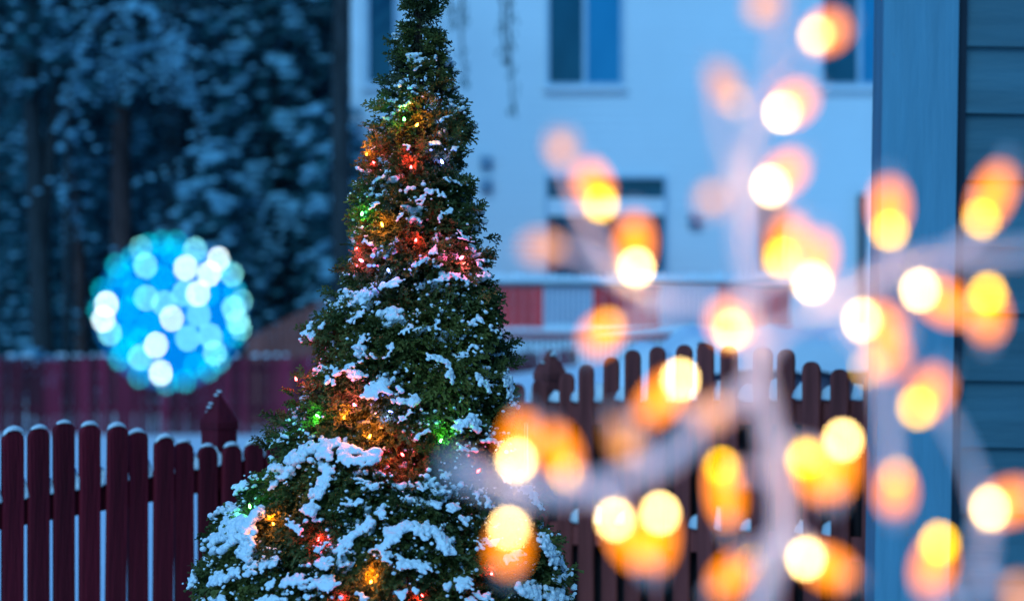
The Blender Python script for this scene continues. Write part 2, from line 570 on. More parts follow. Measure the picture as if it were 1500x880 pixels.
def conifer(x, Y, lean, r0, height, first, reach, snowy, label, bark, group='conifers in the woods', fork=None):
    X = px_x(x, Y)
    base = H(X, Y) - 0.1
    t = empty('conifer', (X, Y, base), label, 'tree', group)
    tr = MB()
    pts = [Vector((lean * s * height + 0.12 * math.sin(s * 5 + x), 0.1 * math.sin(s * 7 + x), s * height)) for s in np.linspace(0, 1, 9)]
    tr.tube(pts, [r0 * (1 - 0.75 * s) for s in np.linspace(0, 1, 9)], 9)
    def at(s):
        i = min(7, int(s * 8)); u = s * 8 - i
        return pts[i].lerp(pts[i + 1], u)
    cs, sc, sr = [], [], []
    nb = int(9 * height)
    for k in range(nb):
        s = first + (1 - first) * (k + random.random()) / nb
        a = k * 2.399 + random.uniform(-0.4, 0.4)
        L = reach * (1 - s) ** 0.65 * random.uniform(0.6, 1.15) + 0.25
        d = Vector((math.cos(a), math.sin(a), 0))
        p0 = at(s)
        bs = random.uniform(0.2, 1.5)
        bp, rad = [p0], [r0 * 0.16 * (1 - s) + 0.012]
        nseg = 7
        for q in range(1, nseg + 1):
            u = q / nseg
            p = p0 + d * L * u + Vector((random.gauss(0, .05), random.gauss(0, .05), 0.12 * L * u - 0.55 * L * u * u))
            bp.append(p); rad.append(rad[0] * (1 - u) + 0.006)
            if u > 0.2:
                w = 0.32 * L * (1.05 - u) + 0.12
                side = Vector((-d.y, d.x, 0))
                for _ in range(int(9 * w / 0.3) + 4):
                    cs.append(p + side * random.uniform(-w, w) + Vector((random.gauss(0, .06), random.gauss(0, .06), random.uniform(-0.28, 0.03))))
                for _ in range(5):
                    if random.random() < 0.8 * snowy * bs:
                        sc.append(p + side * random.uniform(-w, w) * 0.8 + d * random.uniform(-.1, .1) + Vector((0, 0, 0.04)))
                        e = random.uniform(0.5, 1.2)
                        sr.append((0.125 * e, 0.125 * e, 0.05 * e))
        tr.tube(bp, rad, 4, False)
    if fork:
        h0, dx, h1 = fork
        p0 = at(h0 / height)
        fp = [p0 + Vector((dx * u ** 1.3, 0.1 * u, (h1 - h0) * u)) for u in np.linspace(0, 1, 6)]
        tr.tube(fp, [r0 * 0.7 * (1 - 0.5 * u) for u in np.linspace(0, 1, 6)], 8)
    tr.build('trunk', bark, t, True)
    Vv, Ff = needle_batch(np.array([tuple(c) for c in cs]), 0.085)
    link('crown', np_mesh('crown', Vv, Ff, M['frosted_haze'] if Y > 40.5 else M['needle']), t)["kind"] = "stuff"
    if sc:
        Vv, Ff = blobs_np(np.array([tuple(c) for c in sc]), np.array(sr))
        link('snow', np_mesh('snow', Vv, Ff, M['snow_wood_shaded'], True), t)["kind"] = "stuff"
    return t

for args in (
    (52, 38.5, 0.004, 0.20, 13, 0.44, 2.2, 0.5, 'tall dark forked conifer trunk at the left edge of the woods', M['bark'], 'conifers in the woods', (2.4, 0.55, 7.5)),
    (172, 39.5, 0.035, 0.21, 14, 0.40, 2.6, 0.5, 'reddish leaning pine trunk above the glowing blue ball', M['bark_red']),
    (108, 42, 0.0, 0.13, 12, 0.34, 2.0, 0.5, 'slim brown conifer between the forked trunk and the leaning pine', M['bark_red']),
    (285, 41, 0.005, 0.14, 11, 0.05, 2.3, 0.5, 'snowy conifer directly right of the leaning pine, behind the ball', M['bark']),
    (395, 40, 0.0, 0.13, 8.5, 0.02, 1.9, 0.75, 'bushy snow laden conifer halfway between the blue ball and the white house', M['bark']),
    (462, 42, -0.004, 0.12, 9.5, 0.03, 1.5, 0.7, 'snow laden conifer closest to the left corner of the white house', M['bark']),
    (-20, 43, 0.01, 0.15, 13, 0.06, 2.4, 0.35, 'dark conifer cut by the left edge of the picture', M['bark']),
    (235, 46, 0.0, 0.14, 13, 0.05, 2.7, 0.45, 'dark conifer deep in the woods above the right half of the ball', M['bark']),
    (60, 48, 0.0, 0.14, 13, 0.04, 2.7, 0.4, 'dark conifer deep in the woods behind the forked trunk', M['bark']),
    (345, 47, 0.0, 0.14, 13, 0.05, 2.6, 0.5, 'tall conifer deep in the woods, behind the bushy snow laden one', M['bark']),
    (140, 50, 0.0, 0.14, 14, 0.04, 2.8, 0.4, 'dark conifer deep in the woods behind the leaning pine', M['bark']),
    (496, 36.5, 0.0, 0.06, 4.8, 0.03, 0.85, 0.75, 'young snow dusted conifer tucked against the left corner of the white house', M['bark']),
    (322, 37.2, 0.0, 0.06, 4.4, 0.03, 1.1, 0.7, 'young conifer behind the brown board fence beside the blue ball', M['bark']),
): conifer(*args)

# saplings bent over by the snow
def bent_sapling(line, Y, r, label):
    p0 = P(line[0][0], line[0][1], Y)
    t = empty('bent_sapling', (p0.x, Y, H(p0.x, Y) - 0.05), label, 'sapling', 'snow bent saplings in the woods')
    o = Vector(t.location)
    pts = [Vector((0, 0, 0))] + [P(a, b, Y - 0.1 * i) - o for i, (a, b) in enumerate(line)]
    n = len(pts)
    MB().tube(pts, [r * (1 - 0.75 * i / (n - 1)) for i in range(n)], 7).build('stem', M['bark'], t, True)
    cs, rs, tw_ = [], [], MB()
    for i in range(1, n - 1):
        for q in range(11):
            u = random.random()
            p = pts[i].lerp(pts[i + 1], u)
            cs.append(tuple(p + Vector((random.gauss(0, .05), random.gauss(0, .08), r * 0.9 + random.gauss(0, .02))))); e = random.uniform(.6, 1.2)
            rs.append((.09 * e, .08 * e, .055 * e))
        for q in range(5):
            p = pts[i].lerp(pts[i + 1], random.random())
            d = Vector((random.gauss(0, .5), random.gauss(0, .4), random.uniform(-1.0, -.2)))
            tw_.tube([p, p + d * .5 + Vector((0, 0, .15)), p + d], [.012, .008, .004], 4, False)
            for v in (.3, .5, .7, .9):
                cs.append(tuple(p + d * v + Vector((0, 0, .06)))); rs.append((.07, .07, .035))
    tw_.build('twigs', M['bark'], t)["kind"] = "stuff"
    Vv, Ff = blobs_np(np.array(cs), np.array(rs))
    link('snow', np_mesh('snow', Vv, Ff, M['snow_wood_shaded'], True), t)["kind"] = "stuff"
bent_sapling([(98, 330), (100, 150), (120, 62), (165, 14), (205, 12), (245, 48), (268, 100)], 37.6, 0.06, 'snow bent sapling arching over the top left of the woods')
bent_sapling([(300, 330), (292, 200), (268, 110), (232, 70), (190, 76), (160, 112)], 38.2, 0.05, 'snow bent sapling leaning left above the blue ball')
bent_sapling([(352, 420), (356, 330), (378, 292), (415, 290), (440, 322)], 38.0, 0.045, 'low snow bent sapling between the blue ball and the cedar')

# the far wood as one mass
cs, sc, sr, tr = [], [], [], MB()
for k in range(46):
    x = random.uniform(-14.5, -2.6) if k < 34 else random.uniform(-24, -13)
    y = random.uniform(51, 66)
    h = random.uniform(11, 18); r = random.uniform(1.8, 2.8)
    b = H(x, y)
    tr.tube([(x, y, b), (x, y, b + h)], [0.16, 0.03], 6)
    n = 900
    s = rng.uniform(0.02, 1, n); a = rng.uniform(0, 6.28, n)
    rr = r * (1 - s) ** 0.7 * np.sqrt(rng.uniform(0.1, 1, n)) + 0.1
    zz = b + s * h - 0.25 * rr
    pts = np.stack([x + rr * np.cos(a), y + rr * np.sin(a), zz], 1)
    cs.append(pts)
    keep = rng.uniform(size=n) < 0.26
    sc.append(pts[keep] + np.array([0, 0, 0.12]))
    e = rng.uniform(0.6, 1.2, keep.sum())
    sr.append(np.stack([0.17 * e, 0.17 * e, 0.07 * e], 1))
fw = empty('far_woods', (-8, 58, 1.0))
tag(fw, 'dense dark mass of snowy conifers deep in the woods behind the yard', 'woods', kind='stuff')
inv = Matrix.Translation((8, -58, -1.0))
tr.v = [tuple(inv @ Vector(p)) for p in tr.v]
tr.build('trunks', M['bark'], fw)["kind"] = "stuff"
sh = np.array([8, -58, -1.0])
Vv, Ff = needle_batch(np.concatenate(cs) + sh, 0.22)
link('crown', np_mesh('crown', Vv, Ff, M['frosted_haze']), fw)["kind"] = "stuff"
Vv, Ff = blobs_np(np.concatenate(sc) + sh, np.concatenate(sr))
link('snow', np_mesh('snow', Vv, Ff, M['snow_wood_shaded'], True), fw)["kind"] = "stuff"

# bare tree by the house corner with drooping twigs over the white wall
bt = empty('bare_tree', (px_x(499, 34.5), 34.5, 0.2), 'bare dark tree at the house corner with thin twigs drooping over the white wall', 'tree')
tr = MB().tube([(0, 0, -0.2), (0.02, 0, 2), (-0.01, 0, 4.5), (0.05, 0, 7.5), (0.1, 0.1, 10)], [0.15, 0.14, 0.13, 0.11, 0.05], 10)
tr.build('trunk', M['bark'], bt, True)
for (tx, ty, wgt) in ((682, 125, 1.0), (752, 165, 1.4), (742, 90, 0.7), (664, 40, .7), (600, -30, .8)):
    Y0 = 34.2
    p = P(tx, ty, Y0) - Vector(bt.location)
    zt = 7.0 + random.uniform(-0.3, 0.4)
    m = MB().tube([(0.03, 0, zt - 0.9), (p.x * 0.5, -0.1, zt), (p.x * 0.85, -0.2, zt - 0.3), (p.x - 0.05, -0.3, zt - 1.0),
                   (p.x - 0.06, -0.3, (p.z + zt - 1) / 2), (p.x, -0.3, p.z)], [0.05, 0.035, 0.025, 0.02, 0.016, 0.008], 6)
    br = m.build('limb', M['bark'], bt, True)
    lf = MB()
    for k in range(int(26 * wgt)):
        u = random.random()
        q = Vector((p.x - 0.06 + 0.06 * u + random.gauss(0, .05), -0.3 + random.gauss(0, .05), p.z + (zt - 1.0 - p.z) * (1 - u) ** 1.6))
        a = random.uniform(0, 6.28)
        d = Vector((math.cos(a) * .04, math.sin(a) * .04, -0.09))
        lf.add([q, q + d * .5 + Vector((.02, 0, 0)), q + d, q + d * .5 - Vector((.02, 0, 0))], [(0, 1, 2, 3)])
    lf.build('dry_leaves', M['needle'], br)

# ------------------------------------------------------------------ near picket fence
picket_cache = {}
def picket_mesh(h, w, th, mat_):
    key = (round(h, 2), w, mat_.name)
    if key in picket_cache: return picket_cache[key]
    m = MB()
    prof = [(-w / 2, 0)] + [(-w / 2 * math.cos(a), h - w * .38 + w * .38 * math.sin(a)) for a in np.linspace(0, math.pi, 9)] + [(w / 2, 0)]
    n = len(prof)
    bev = 0.004
    ring = []
    for (yy, k) in ((-th / 2, 1 - bev / w * 2), (-th / 2 + bev, 1.0), (th / 2 - bev, 1.0), (th / 2, 1 - bev / w * 2)):
        ring.append([(p[0] * k, yy, p[1] * (1 if k == 1 else 1 - bev / h * .6)) for p in prof])
    vs = [p for r in ring for p in r]
    fs = [tuple(range(n))[::1], tuple(range(3 * n, 4 * n))[::-1]]
    for r in range(3):
        for i in range(n):
            a, b = r * n + i, r * n + (i + 1) % n
            fs.append((b, a, a + n, b + n))
    m.add(vs, fs)
    me = m.mesh('picket', mat_)
    picket_cache[key] = me
    return me

def snow_cap_meshes(w, th):
    out = []
    for s in range(6):
        m = MB()
        k = [1.0, 1.0, .9, .75, .85, 1.1][s]
        vs, fs = ICO[2]
        pts = []
        for p in vs:
            j = 1 + 0.25 * noise.noise(Vector(p) * 1.6 + Vector((s * 7.3, 0, 0)))
            xx = p[0] * w * 0.5 * k
            zz = (p[2] * 0.011 * j * k if p[2] > 0 else p[2] * 0.006)
            zz -= w * .38 * (1 - math.sqrt(max(0, 1 - (2 * xx / w) ** 2 * 0.98))) * 0.75 if abs(xx) < w / 2 else w * .28
            pts.append((xx + 0.004 * (s - 2.5) / 2.5, p[1] * th * 0.72 * j, zz))
        m.add(pts, fs)
        out.append(m.mesh('snow_cap', M['snow_tree'], True))
    return out

def clump_meshes(w):
    out = []
    for s in range(5):
        m = MB().blob((0, 0, 0.012), (w * (.55 + .05 * s) + 0.004, 0.027, 0.066 - 0.005 * s), 2, 0.18, 0.2, s * 5 + 1)
        out.append(m.mesh('snow_clump', M['snow_tree'], True))
    return out

def fence_run(name, A, B, pitch, w, tops, rail_tab, mat_, label, posts=(), low=0.51, caps_p=0.95, backing=None):
    A, B = Vector(A), Vector(B)
    L = (B - A).length
    u = (B - A) / L
    ang = math.atan2(u.y, u.x)
    t = empty(name, (A.x, A.y, H(A.x, A.y)), label, 'fence', 'picket fence sections')
    org = Vector(t.location)
    th = 0.02
    caps, clumps = snow_cap_meshes(w, th), clump_meshes(pitch - w)
    n = int(L / pitch)
    R = Matrix.Rotation(ang, 4, 'Z')
    def rz(s):
        p = A + u * s
        return px_z(lerp_table(rail_tab, 750 + p.x / p.y * FX), p.y)
    for i in range(n + 1):
        s = i * pitch
        p = A + u * s
        px = 750 + p.x / p.y * FX
        zt = px_z(lerp_table(tops, px), p.y) + random.uniform(-0.006, 0.006)
        zb = H(p.x, p.y) - 0.03
        tilt = Matrix.Rotation(random.gauss(0, 0.0025), 4, 'Y') @ Matrix.Rotation(random.gauss(0, 0.01), 4, 'X')
        Mx = Matrix.Translation(Vector((p.x, p.y, zb)) - org) @ R @ tilt
        pk = link('picket', picket_mesh(zt - zb, w, th, mat_), t, Mx)
        if random.random() < caps_p:
            hh = round(zt - zb, 2)
            c = link('snow_cap', caps[(i * 5 + 2) % 6], pk, Matrix.Translation((0, random.uniform(-.002, .002), hh + 0.001)))
    for (dz, side) in ((0, 1), (-low, 1)):
        m = MB()
        N = 14
        pv = []
        for i in range(N + 1):
            s = -0.02 + (L + 0.04) * i / N
            p = A + u * s
            nrm = Vector((-u.y, u.x, 0))
            z = rz(s) + dz
            for (o, zz) in ((0.012, -0.089), (0.012, 0), (0.05, 0), (0.05, -0.089)):
                q = Vector((p.x, p.y, 0)) + nrm * o
                pv.append((q.x - org.x, q.y - org.y, z + zz - org.z))
        fs = []
        for i in range(N):
            for k in range(4):
                a, b = i * 4 + k, i * 4 + (k + 1) % 4
                fs.append((a, b, b + 4, a + 4))
        m.add(pv, fs + [(0, 1, 2, 3), (4 * N + 3, 4 * N + 2, 4 * N + 1, 4 * N)])
        rl = m.build('rail', mat_, t)
        for i in range(n):
            s = (i + 0.5) * pitch
            p = A + u * s
            nrm = Vector((-u.y, u.x, 0))
            q = Vector((p.x, p.y, rz(s) + dz - 0.002)) + nrm * 0.02 - org
            if dz == 0 or random.random() < 0.6:
                sc = random.uniform(0.8, 1.25)
                link('snow_clump', clumps[(i * 3 + 1) % 5], rl, Matrix.Translation(q) @ R @ Matrix.Diagonal((1, sc, sc, 1)))
    if backing:
        nrm = Vector((-u.y, u.x, 0))
        k, s = 0, -0.02
        while s < L - 0.1:
            p = A + u * (s + 0.07)
            zt, zb2 = rz(s) - 0.07, H(p.x, p.y) - 0.05
            q = Vector((p.x, p.y, 0)) + nrm * (0.064 + 0.006 * (k % 2))
            MB().box(-0.072, 0.072, -0.009, 0.009, zb2, zt).build('backing_board', backing, t).matrix_local = Matrix.Translation(Vector((q.x, q.y, 0)) - org) @ R
            s += 0.147; k += 1
    for (px, yt) in posts:
        # where the sight line of that pixel column meets the fence, set behind it
        k = (px - 750) / FX
        A2 = A + Vector((-u.y, u.x)) * 0.11
        s = (A2.x - k * A2.y) / (k * u.y - u.x)
        p = A2 + u * s
        zt = px_z(yt, p.y)
        zb = H(p.x, p.y) - 0.1
        a = 0.048
        m = MB().box(-a, a, -a, a, 0, zt - zb - 0.14)
        Mx = Matrix.Translation(Vector((p.x, p.y, zb)) - org) @ R
        po = link('post', m.mesh('post', mat_), t, Mx)
        hh = zt - zb - 0.14
        c = MB().add([(-.052, -.052, hh), (.052, -.052, hh), (.052, .052, hh), (-.052, .052, hh),
                      (-.052, -.052, hh + .025), (.052, -.052, hh + .025), (.052, .052, hh + .025), (-.052, .052, hh + .025), (0, 0, hh + .14)],
                     [(3, 2, 1, 0), (0, 1, 5, 4), (1, 2, 6, 5), (2, 3, 7, 6), (3, 0, 4, 7), (4, 5, 8), (5, 6, 8), (6, 7, 8), (7, 4, 8)])
        c.build('post_cap', mat_, po)
        s_ = MB()
        for k in range(9):
            v = random.random(); sd = random.choice((0, 1, 2, 3))
            q = Vector(((1 - v) * .062, random.uniform(-1, 1) * (1 - v) * .06, hh + .03 + v * .112))
            q = Matrix.Rotation(sd * math.pi / 2, 3, 'Z') @ q
            s_.blob(q, (.012, .012, .005), 1, .2, 1, k)
        s_.build('snow', M['snow_tree'], po, True)["kind"] = "stuff"
    return t

cornerA = (px_x(762, 10.3), 10.3, 0)
left_tops = [(-700, 800), (-60, 645), (18, 632), (55, 622), (93, 616), (127, 617), (161, 622), (193, 630), (226, 638), (258, 645), (290, 651),
             (318, 656), (345, 650), (420, 640), (560, 600), (640, 570), (762, 566)]
left_rail = [(-700, 905), (-60, 750), (18, 735), (320, 683), (762, 596)]
uL = (Vector(cornerA) - Vector((px_x(18, 8.4), 8.4, 0))).normalized()
startL = Vector((px_x(18, 8.4), 8.4, 0)) - uL * 0.11 * 15
fence_run('picket_fence', startL.to_2d(), Vector(cornerA).to_2d() - uL.to_2d() * 0.06, 0.11, 0.089, left_tops, left_rail, M['red'],
          'dark red picket fence with snow caps left of the cedar', posts=((321, 574),))
right_tops = [(770, 563), (800, 554), (833, 545), (865, 531), (897, 521), (930, 512), (965, 507), (1010, 503), (1060, 502), (1110, 507),
              (1150, 516), (1190, 530), (1230, 542), (1300, 548)]
right_rail = [(760, 590), (1300, 586)]
fence_run('picket_fence', Vector(cornerA).to_2d(), (px_x(1300, 8.7), 8.7), 0.142, 0.086, right_tops, right_rail, M['brown'],
          'brown red picket fence between the cedar and the grey corner board', posts=((806, 508),), low=0.5, caps_p=0.15, backing=M['dark_board'])

# ------------------------------------------------------------------ snow covered box and drift behind the right fence
YB = 13.0
box = empty('garden_box', (px_x(1130, YB), YB, H(px_x(1130, YB), YB)), 'grey garden box under thick snow behind the right picket fence', 'storage box')
bx0, bx1 = px_x(985, YB), px_x(1330, YB)
off = Matrix.Translation(-Vector(box.location))
MB().box(bx0, bx1, YB, YB + 0.8, 0.1, px_z(545, YB), off).build('body', M['greybox'], box)
for k in range(9):
    xa = bx0 + (bx1 - bx0) * k / 9
    MB().box(xa + 0.008, xa + (bx1 - bx0) / 9 - 0.008, YB - 0.014, YB - 0.002, 0.12, px_z(552, YB), off).build('side_board', M['greybox'], box)
MB().box(bx0 - 0.04, bx1 + 0.04, YB - 0.05, YB + 0.84, px_z(545, YB) + 0.002, px_z(536, YB), off).build('lid', M['greybox'], box)
# snow slab: a lumpy height field over the lid
NXs, NYs = 48, 24
vs, fs = [], []
for j in range(NYs + 1):
    for i in range(NXs + 1):
        u, v = i / NXs, j / NYs
        x = bx0 - 0.07 + (bx1 - bx0 + 0.14) * u
        y = YB - 0.08 + 0.95 * v
        e = min(1, min(u, 1 - u) * 9) ** 0.5 * min(1, min(v, 1 - v) * 5) ** 0.5
        z = px_z(536, YB) + 0.004 + (0.19 + 0.05 * noise.noise(Vector((x * 3, y * 3, 2))) + 0.02 * noise.noise(Vector((x * 11, y * 11, 5)))) * e
        if e == 0: z -= 0.03 + 0.03 * noise.noise(Vector((x * 14, y * 9, 0)))
        vs.append((x, y, z))
for j in range(NYs):
    for i in range(NXs):
        a = j * (NXs + 1) + i
        fs.append((a, a + 1, a + NXs + 2, a + NXs + 1))
sb = MB().add(vs, fs)
sb.v = [tuple(off @ Vector(p)) for p in sb.v]
sb.build('snow', M['snow'], box, True)

drift = MB()
cx, cy = px_x(925, 12.6), 12.6
N = 40
vs, fs = [], []
for j in range(N + 1):
    for i in range(N + 1):
        u, v = i / N * 2 - 1, j / N * 2 - 1
        x, y = cx + u * 0.75, cy + v * 0.9
        e = max(0, 1 - (u * u + v * v)) ** 0.8
        z = H(x, y) - 0.05 + e * (1.06 + 0.12 * u + 0.16 * noise.noise(Vector((x * 3, y * 3, 7))) + 0.05 * noise.noise(Vector((x * 9, y * 9, 7))))
        vs.append((x, y, z))
for j in range(N):
    for i in range(N):
        a = j * (N + 1) + i
        fs.append((a, a + 1, a + N + 2, a + N + 1))
o = drift.add(vs, fs).build('snow_drift', M['snow'], None, True)
tag(o, kind='structure')

# ------------------------------------------------------------------ near house on the right
YN = 5.5
nh = empty('grey_house', (px_x(1330, YN), YN, H(1, YN)), 'corner of a slate blue sided house with pale corner board at the right edge', 'house')
nh.rotation_euler = (0, math.radians(0.9), 0)
nc = Vector(nh.location)
zb = -0.1
def npart(mb, name, m_, par=None):
    return mb.build(name, m_, par or nh)
# local coordinates: x from board centre, z from the local ground
cz = CAM_Z - nc.z
hw = 55 / FX * YN
npart(MB().box(-hw, hw, -0.012, 0.03, zb, 3.6), 'corner_board', M['near_trim'])
npart(MB().box(-hw, -hw + 0.03, 0.031, 0.14, zb, 3.6), 'corner_return', M['near_trim'])
gx = hw + 14 / FX * YN
npart(MB().box(hw, gx + 0.0, 0.004, 0.02, zb, 3.6), 'channel', M['gap'])
npart(MB().box(-hw + 0.031, 5.0, 0.04, 0.13, zb, 3.618), 'wall', M['near_siding'])
npart(MB().box(2.2, 5.0, 0.131, 4.0, zb, 3.618), 'side_wall', M['near_siding'])
lap = 98 / FX * YN
line0 = cz - (555 - HORIZON) / FX * YN
k0 = int(line0 / lap) + 1
zlo = line0 - k0 * lap
while zlo < 3.5:
    j = random.uniform(-0.002, 0.002)
    m = MB().add([(gx, 0.014, zlo + j), (5, 0.014, zlo + j), (5, 0.030, zlo + lap + 0.01 + j), (gx, 0.030, zlo + lap + 0.01 + j),
                  (gx, 0.038, zlo + j), (5, 0.038, zlo + j), (5, 0.038, zlo + lap + 0.01 + j), (gx, 0.038, zlo + lap + 0.01 + j)],
                 [(0, 1, 2, 3), (4, 7, 6, 5), (0, 4, 5, 1), (3, 2, 6, 7), (0, 3, 7, 4), (1, 5, 6, 2)])
    npart(m, 'siding_board', M['near_siding'])
    zlo += lap
npart(MB().box(-hw - 0.35, 5.2, -0.75, 4.2, 3.62, 3.75), 'eave', M['near_trim'])
npart(MB().box(-hw - 0.4, 5.25, -0.8, 4.25, 3.752, 3.95), 'roof_snow', M['snow'])

# ------------------------------------------------------------------ the cedar (in focus)
YT = 6.75
S = YT / FX
edgeL = [(-70, 606), (-30, 598), (0, 592), (100, 573), (200, 546), (300, 521), (400, 497), (480, 452), (550, 430), (620, 402), (700, 366),
         (760, 315), (830, 282), (900, 272), (1000, 285), (1090, 330)]
edgeR = [(-70, 626), (-30, 632), (0, 637), (100, 660), (170, 684), (250, 690), (320, 704), (400, 724), (480, 744), (560, 761), (620, 766),
         (700, 790), (760, 814), (800, 832), (850, 842), (900, 842), (1000, 830), (1090, 790)]
tx = px_x(600, YT)
tbase = H(tx, YT)
cedar = empty('cedar_tree', (tx, YT, tbase), 'snow dusted evergreen cedar with coloured lights, sharp in the centre', 'tree')
cb = Vector(cedar.location)
tp = [(612, 1150), (610, 1000), (600, 800), (608, 600), (614, 400), (616, 200), (616, 40), (616, -60)]
pts = [P(a, b, YT) - cb for a, b in tp]
pts[0].z = -0.05
MB().tube(pts, [0.06, 0.055, 0.045, 0.035, 0.022, 0.011, 0.005, 0.002], 10).build('trunk', M['bark_thuja'], cedar, True)

# lacy flat spray: axis along +x, in the xy plane
def make_spray(seed):
    r = random.Random(seed)
    segs = []
    def grow(p, ang, L, depth, w):
        n = max(2, int(L / 0.16))
        q = p
        for i in range(n):
            a = ang + r.uniform(-.15, .15)
            e = (q[0] + math.cos(a) * L / n, q[1] + math.sin(a) * L / n, q[2] + r.uniform(-.03, .03))
            segs.append((q, e, w * (1 - 0.35 * i / n)))
            if depth > 0:
                sd = 1 if i % 2 else -1
                grow(e, a + sd * r.uniform(.55, .9), L * r.uniform(.38, .55) * (1 - 0.45 * i / n), depth - 1, w * 0.9)
                if depth == 2 or r.random() < .4:
                    grow(e, a - sd * r.uniform(.5, .85), L * r.uniform(.3, .5) * (1 - 0.45 * i / n), depth - 1, w * .9)
            q = e
    grow((0, 0, 0), 0, 0.75, 2, 0.085)
    vs, fs = [], []
    for (a, b, w) in segs:
        d = Vector(b) - Vector(a)
        n = Vector((-d.y, d.x, 0)).normalized() * w / 2
        zt = Vector((0, 0, r.uniform(-.5, .5) * w))
        k = len(vs)
        vs += [Vector(a) - n - zt, Vector(a) + n + zt, Vector(b) + n * .75 + zt, Vector(b) + d * 0.18, Vector(b) - n * .75 - zt]
        fs += [(k, k + 4, k + 2), (k, k + 2, k + 1), (k + 4, k + 3, k + 2)]
    return np.array([tuple(v) for v in vs]), np.array(fs)
SPRAYS = [make_spray(s) for s in range(7)]

def frames(ax, roll):
    """ax (n,3) unit axes + roll -> (n,3,3) columns axis, side, normal"""
    up = np.tile(np.array([0.0, 0.0, 1.0]), (len(ax), 1))
    side = np.cross(up, ax)
    bad = np.linalg.norm(side, axis=1) < 1e-3
    side[bad] = (1, 0, 0)
    side /= np.linalg.norm(side, axis=1)[:, None]
    nrm = np.cross(ax, side)
    c, s = np.cos(roll)[:, None], np.sin(roll)[:, None]
    return np.stack([ax, side * c + nrm * s, -side * s + nrm * c], 2)

def place_sprays(pos, ax, roll, size):
    Vs, Fs, n0 = [], [], 0
    kind = rng.integers(0, len(SPRAYS), len(pos))
    fr = frames(ax, roll)
    for k, (v, f) in enumerate(SPRAYS):
        s = np.where(kind == k)[0]
        if not len(s): continue
        W = np.einsum('nij,vj->nvi', fr[s], v) * size[s][:, None, None]
        # sag of the tip
        W[:, :, 2] -= (v[None, :, 0] ** 2) * size[s][:, None] * 0.22
        W += pos[s][:, None, :]
        Vs.append(W.reshape(-1, 3))
        Fs.append((f[None] + (np.arange(len(s)) * len(v))[:, None, None]).reshape(-1, 3) + n0)
        n0 += len(s) * len(v)
    return np.concatenate(Vs), np.concatenate(Fs)

def prof(y):
    a, b = lerp_table(edgeL, y), lerp_table(edgeR, y)
    return (a + b) / 2, (b - a) / 2

def surf(x, y, k=1.0):
    """point on the front of the crown seen at a pixel"""
    c, h = prof(y)
    u = max(-0.97, min(0.97, (x - c) / h))
    return P(x, y, YT - h * S * math.sqrt(1 - u * u) * k) - cb

pos, axs, rol, siz = [], [], [], []
ipos, iax, irol, isiz = [], [], [], []
limbs = MB()
clumps = []

def add_clump(ctr, out, rc, low, nsp, root):
    """a rounded tuft of sprays; its upper side can carry snow"""
    cl = []
    limbs.tube([root, root.lerp(ctr, .5) + Vector((0, 0, -.012)), ctr], [0.005 + .005 * low, 0.004, 0.002], 4, False)
    for q in range(nsp):
        d = Vector((random.gauss(0, 1), random.gauss(0, 1), random.gauss(0, 1))).normalized()
        if d.dot(out) < -0.45: d = d - 2 * d.dot(out) * out
        sh = random.uniform(0.45, 0.85)
        p = ctr + Vector((d.x * rc, d.y * rc, d.z * rc * 0.8)) * sh
        ax = (d * 1.0 + out * 0.45 + Vector((0, 0, 0.75 - 0.45 * low)) + Vector((random.gauss(0, .25), random.gauss(0, .25), random.gauss(0, .25)))).normalized()
        s = (0.040 + 0.032 * low) * random.uniform(0.75, 1.35)
        pos.append(tuple(p)); axs.append(tuple(ax)); rol.append(random.uniform(-1.5, 1.5)); siz.append(s)
        cl.append((p, ax, s))
    return cl

NB = 290
for k in range(NB):
    t = (k + random.random()) / NB
    y = -60 + (1085 + 60) * (t ** 0.66)
    c, hw_ = prof(y)
    a = k * 2.39996 + random.uniform(-0.35, 0.35)
    low = smooth((y - 40) / 560)
    lump = 0.92 + 0.20 * noise.noise(Vector((math.cos(a) * 1.4, math.sin(a) * 1.4, y * 0.009))) + 0.20 * noise.noise(Vector((math.cos(a) * 3.1, math.sin(a) * 3.1, y * 0.022 + 3)))
    R_ = hw_ * S * min(1.06, lump)
    out = Vector((math.cos(a), math.sin(a), 0))
    rc = (0.022 + 0.058 * low) * random.uniform(0.7, 1.4)
    rc = min(rc, R_ * 0.75 + 0.008)
    tip = P(c, y, YT) - cb + out * max(0.0, R_ - rc * 1.08 - 0.006 - 0.026 * low)
    root = P(612, y + 50 + 90 * low, YT) - cb
    cl = add_clump(tip, out, rc, low, int(20 + 26 * low * (rc / 0.077) ** 1.3), root)
    clumps.append((y, low, out, tip, rc, cl, a))
    for q in range(int(6 + 14 * low)):
        f = random.uniform(0.3, 0.88)
        p = root.lerp(tip, f) + Vector((random.gauss(0, .03), random.gauss(0, .03), random.gauss(0, .04))) * (0.35 + low)
        ax = (out + Vector((random.gauss(0, .6), random.gauss(0, .6), random.gauss(.2, .5)))).normalized()
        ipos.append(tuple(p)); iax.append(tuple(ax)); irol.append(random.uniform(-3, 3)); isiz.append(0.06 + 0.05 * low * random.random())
# stray shoots that break the outline
for q in range(170):
    y = random.uniform(-20, 900)
    c, hw_ = prof(y)
    a = random.uniform(0, 2 * math.pi)
    out = Vector((math.cos(a), math.sin(a), 0))
    p = P(c, y, YT) - cb + out * (hw_ * S * random.uniform(0.93, 1.0) - 0.03)
    for w in range(3):
        ax = (out + Vector((random.gauss(0, .3), random.gauss(0, .3), random.uniform(0.2, 1.3)))).normalized()
        pos.append(tuple(p + out * 0.01 * w)); axs.append(tuple(ax)); rol.append(random.uniform(-3, 3)); siz.append(random.uniform(0.045, 0.075))
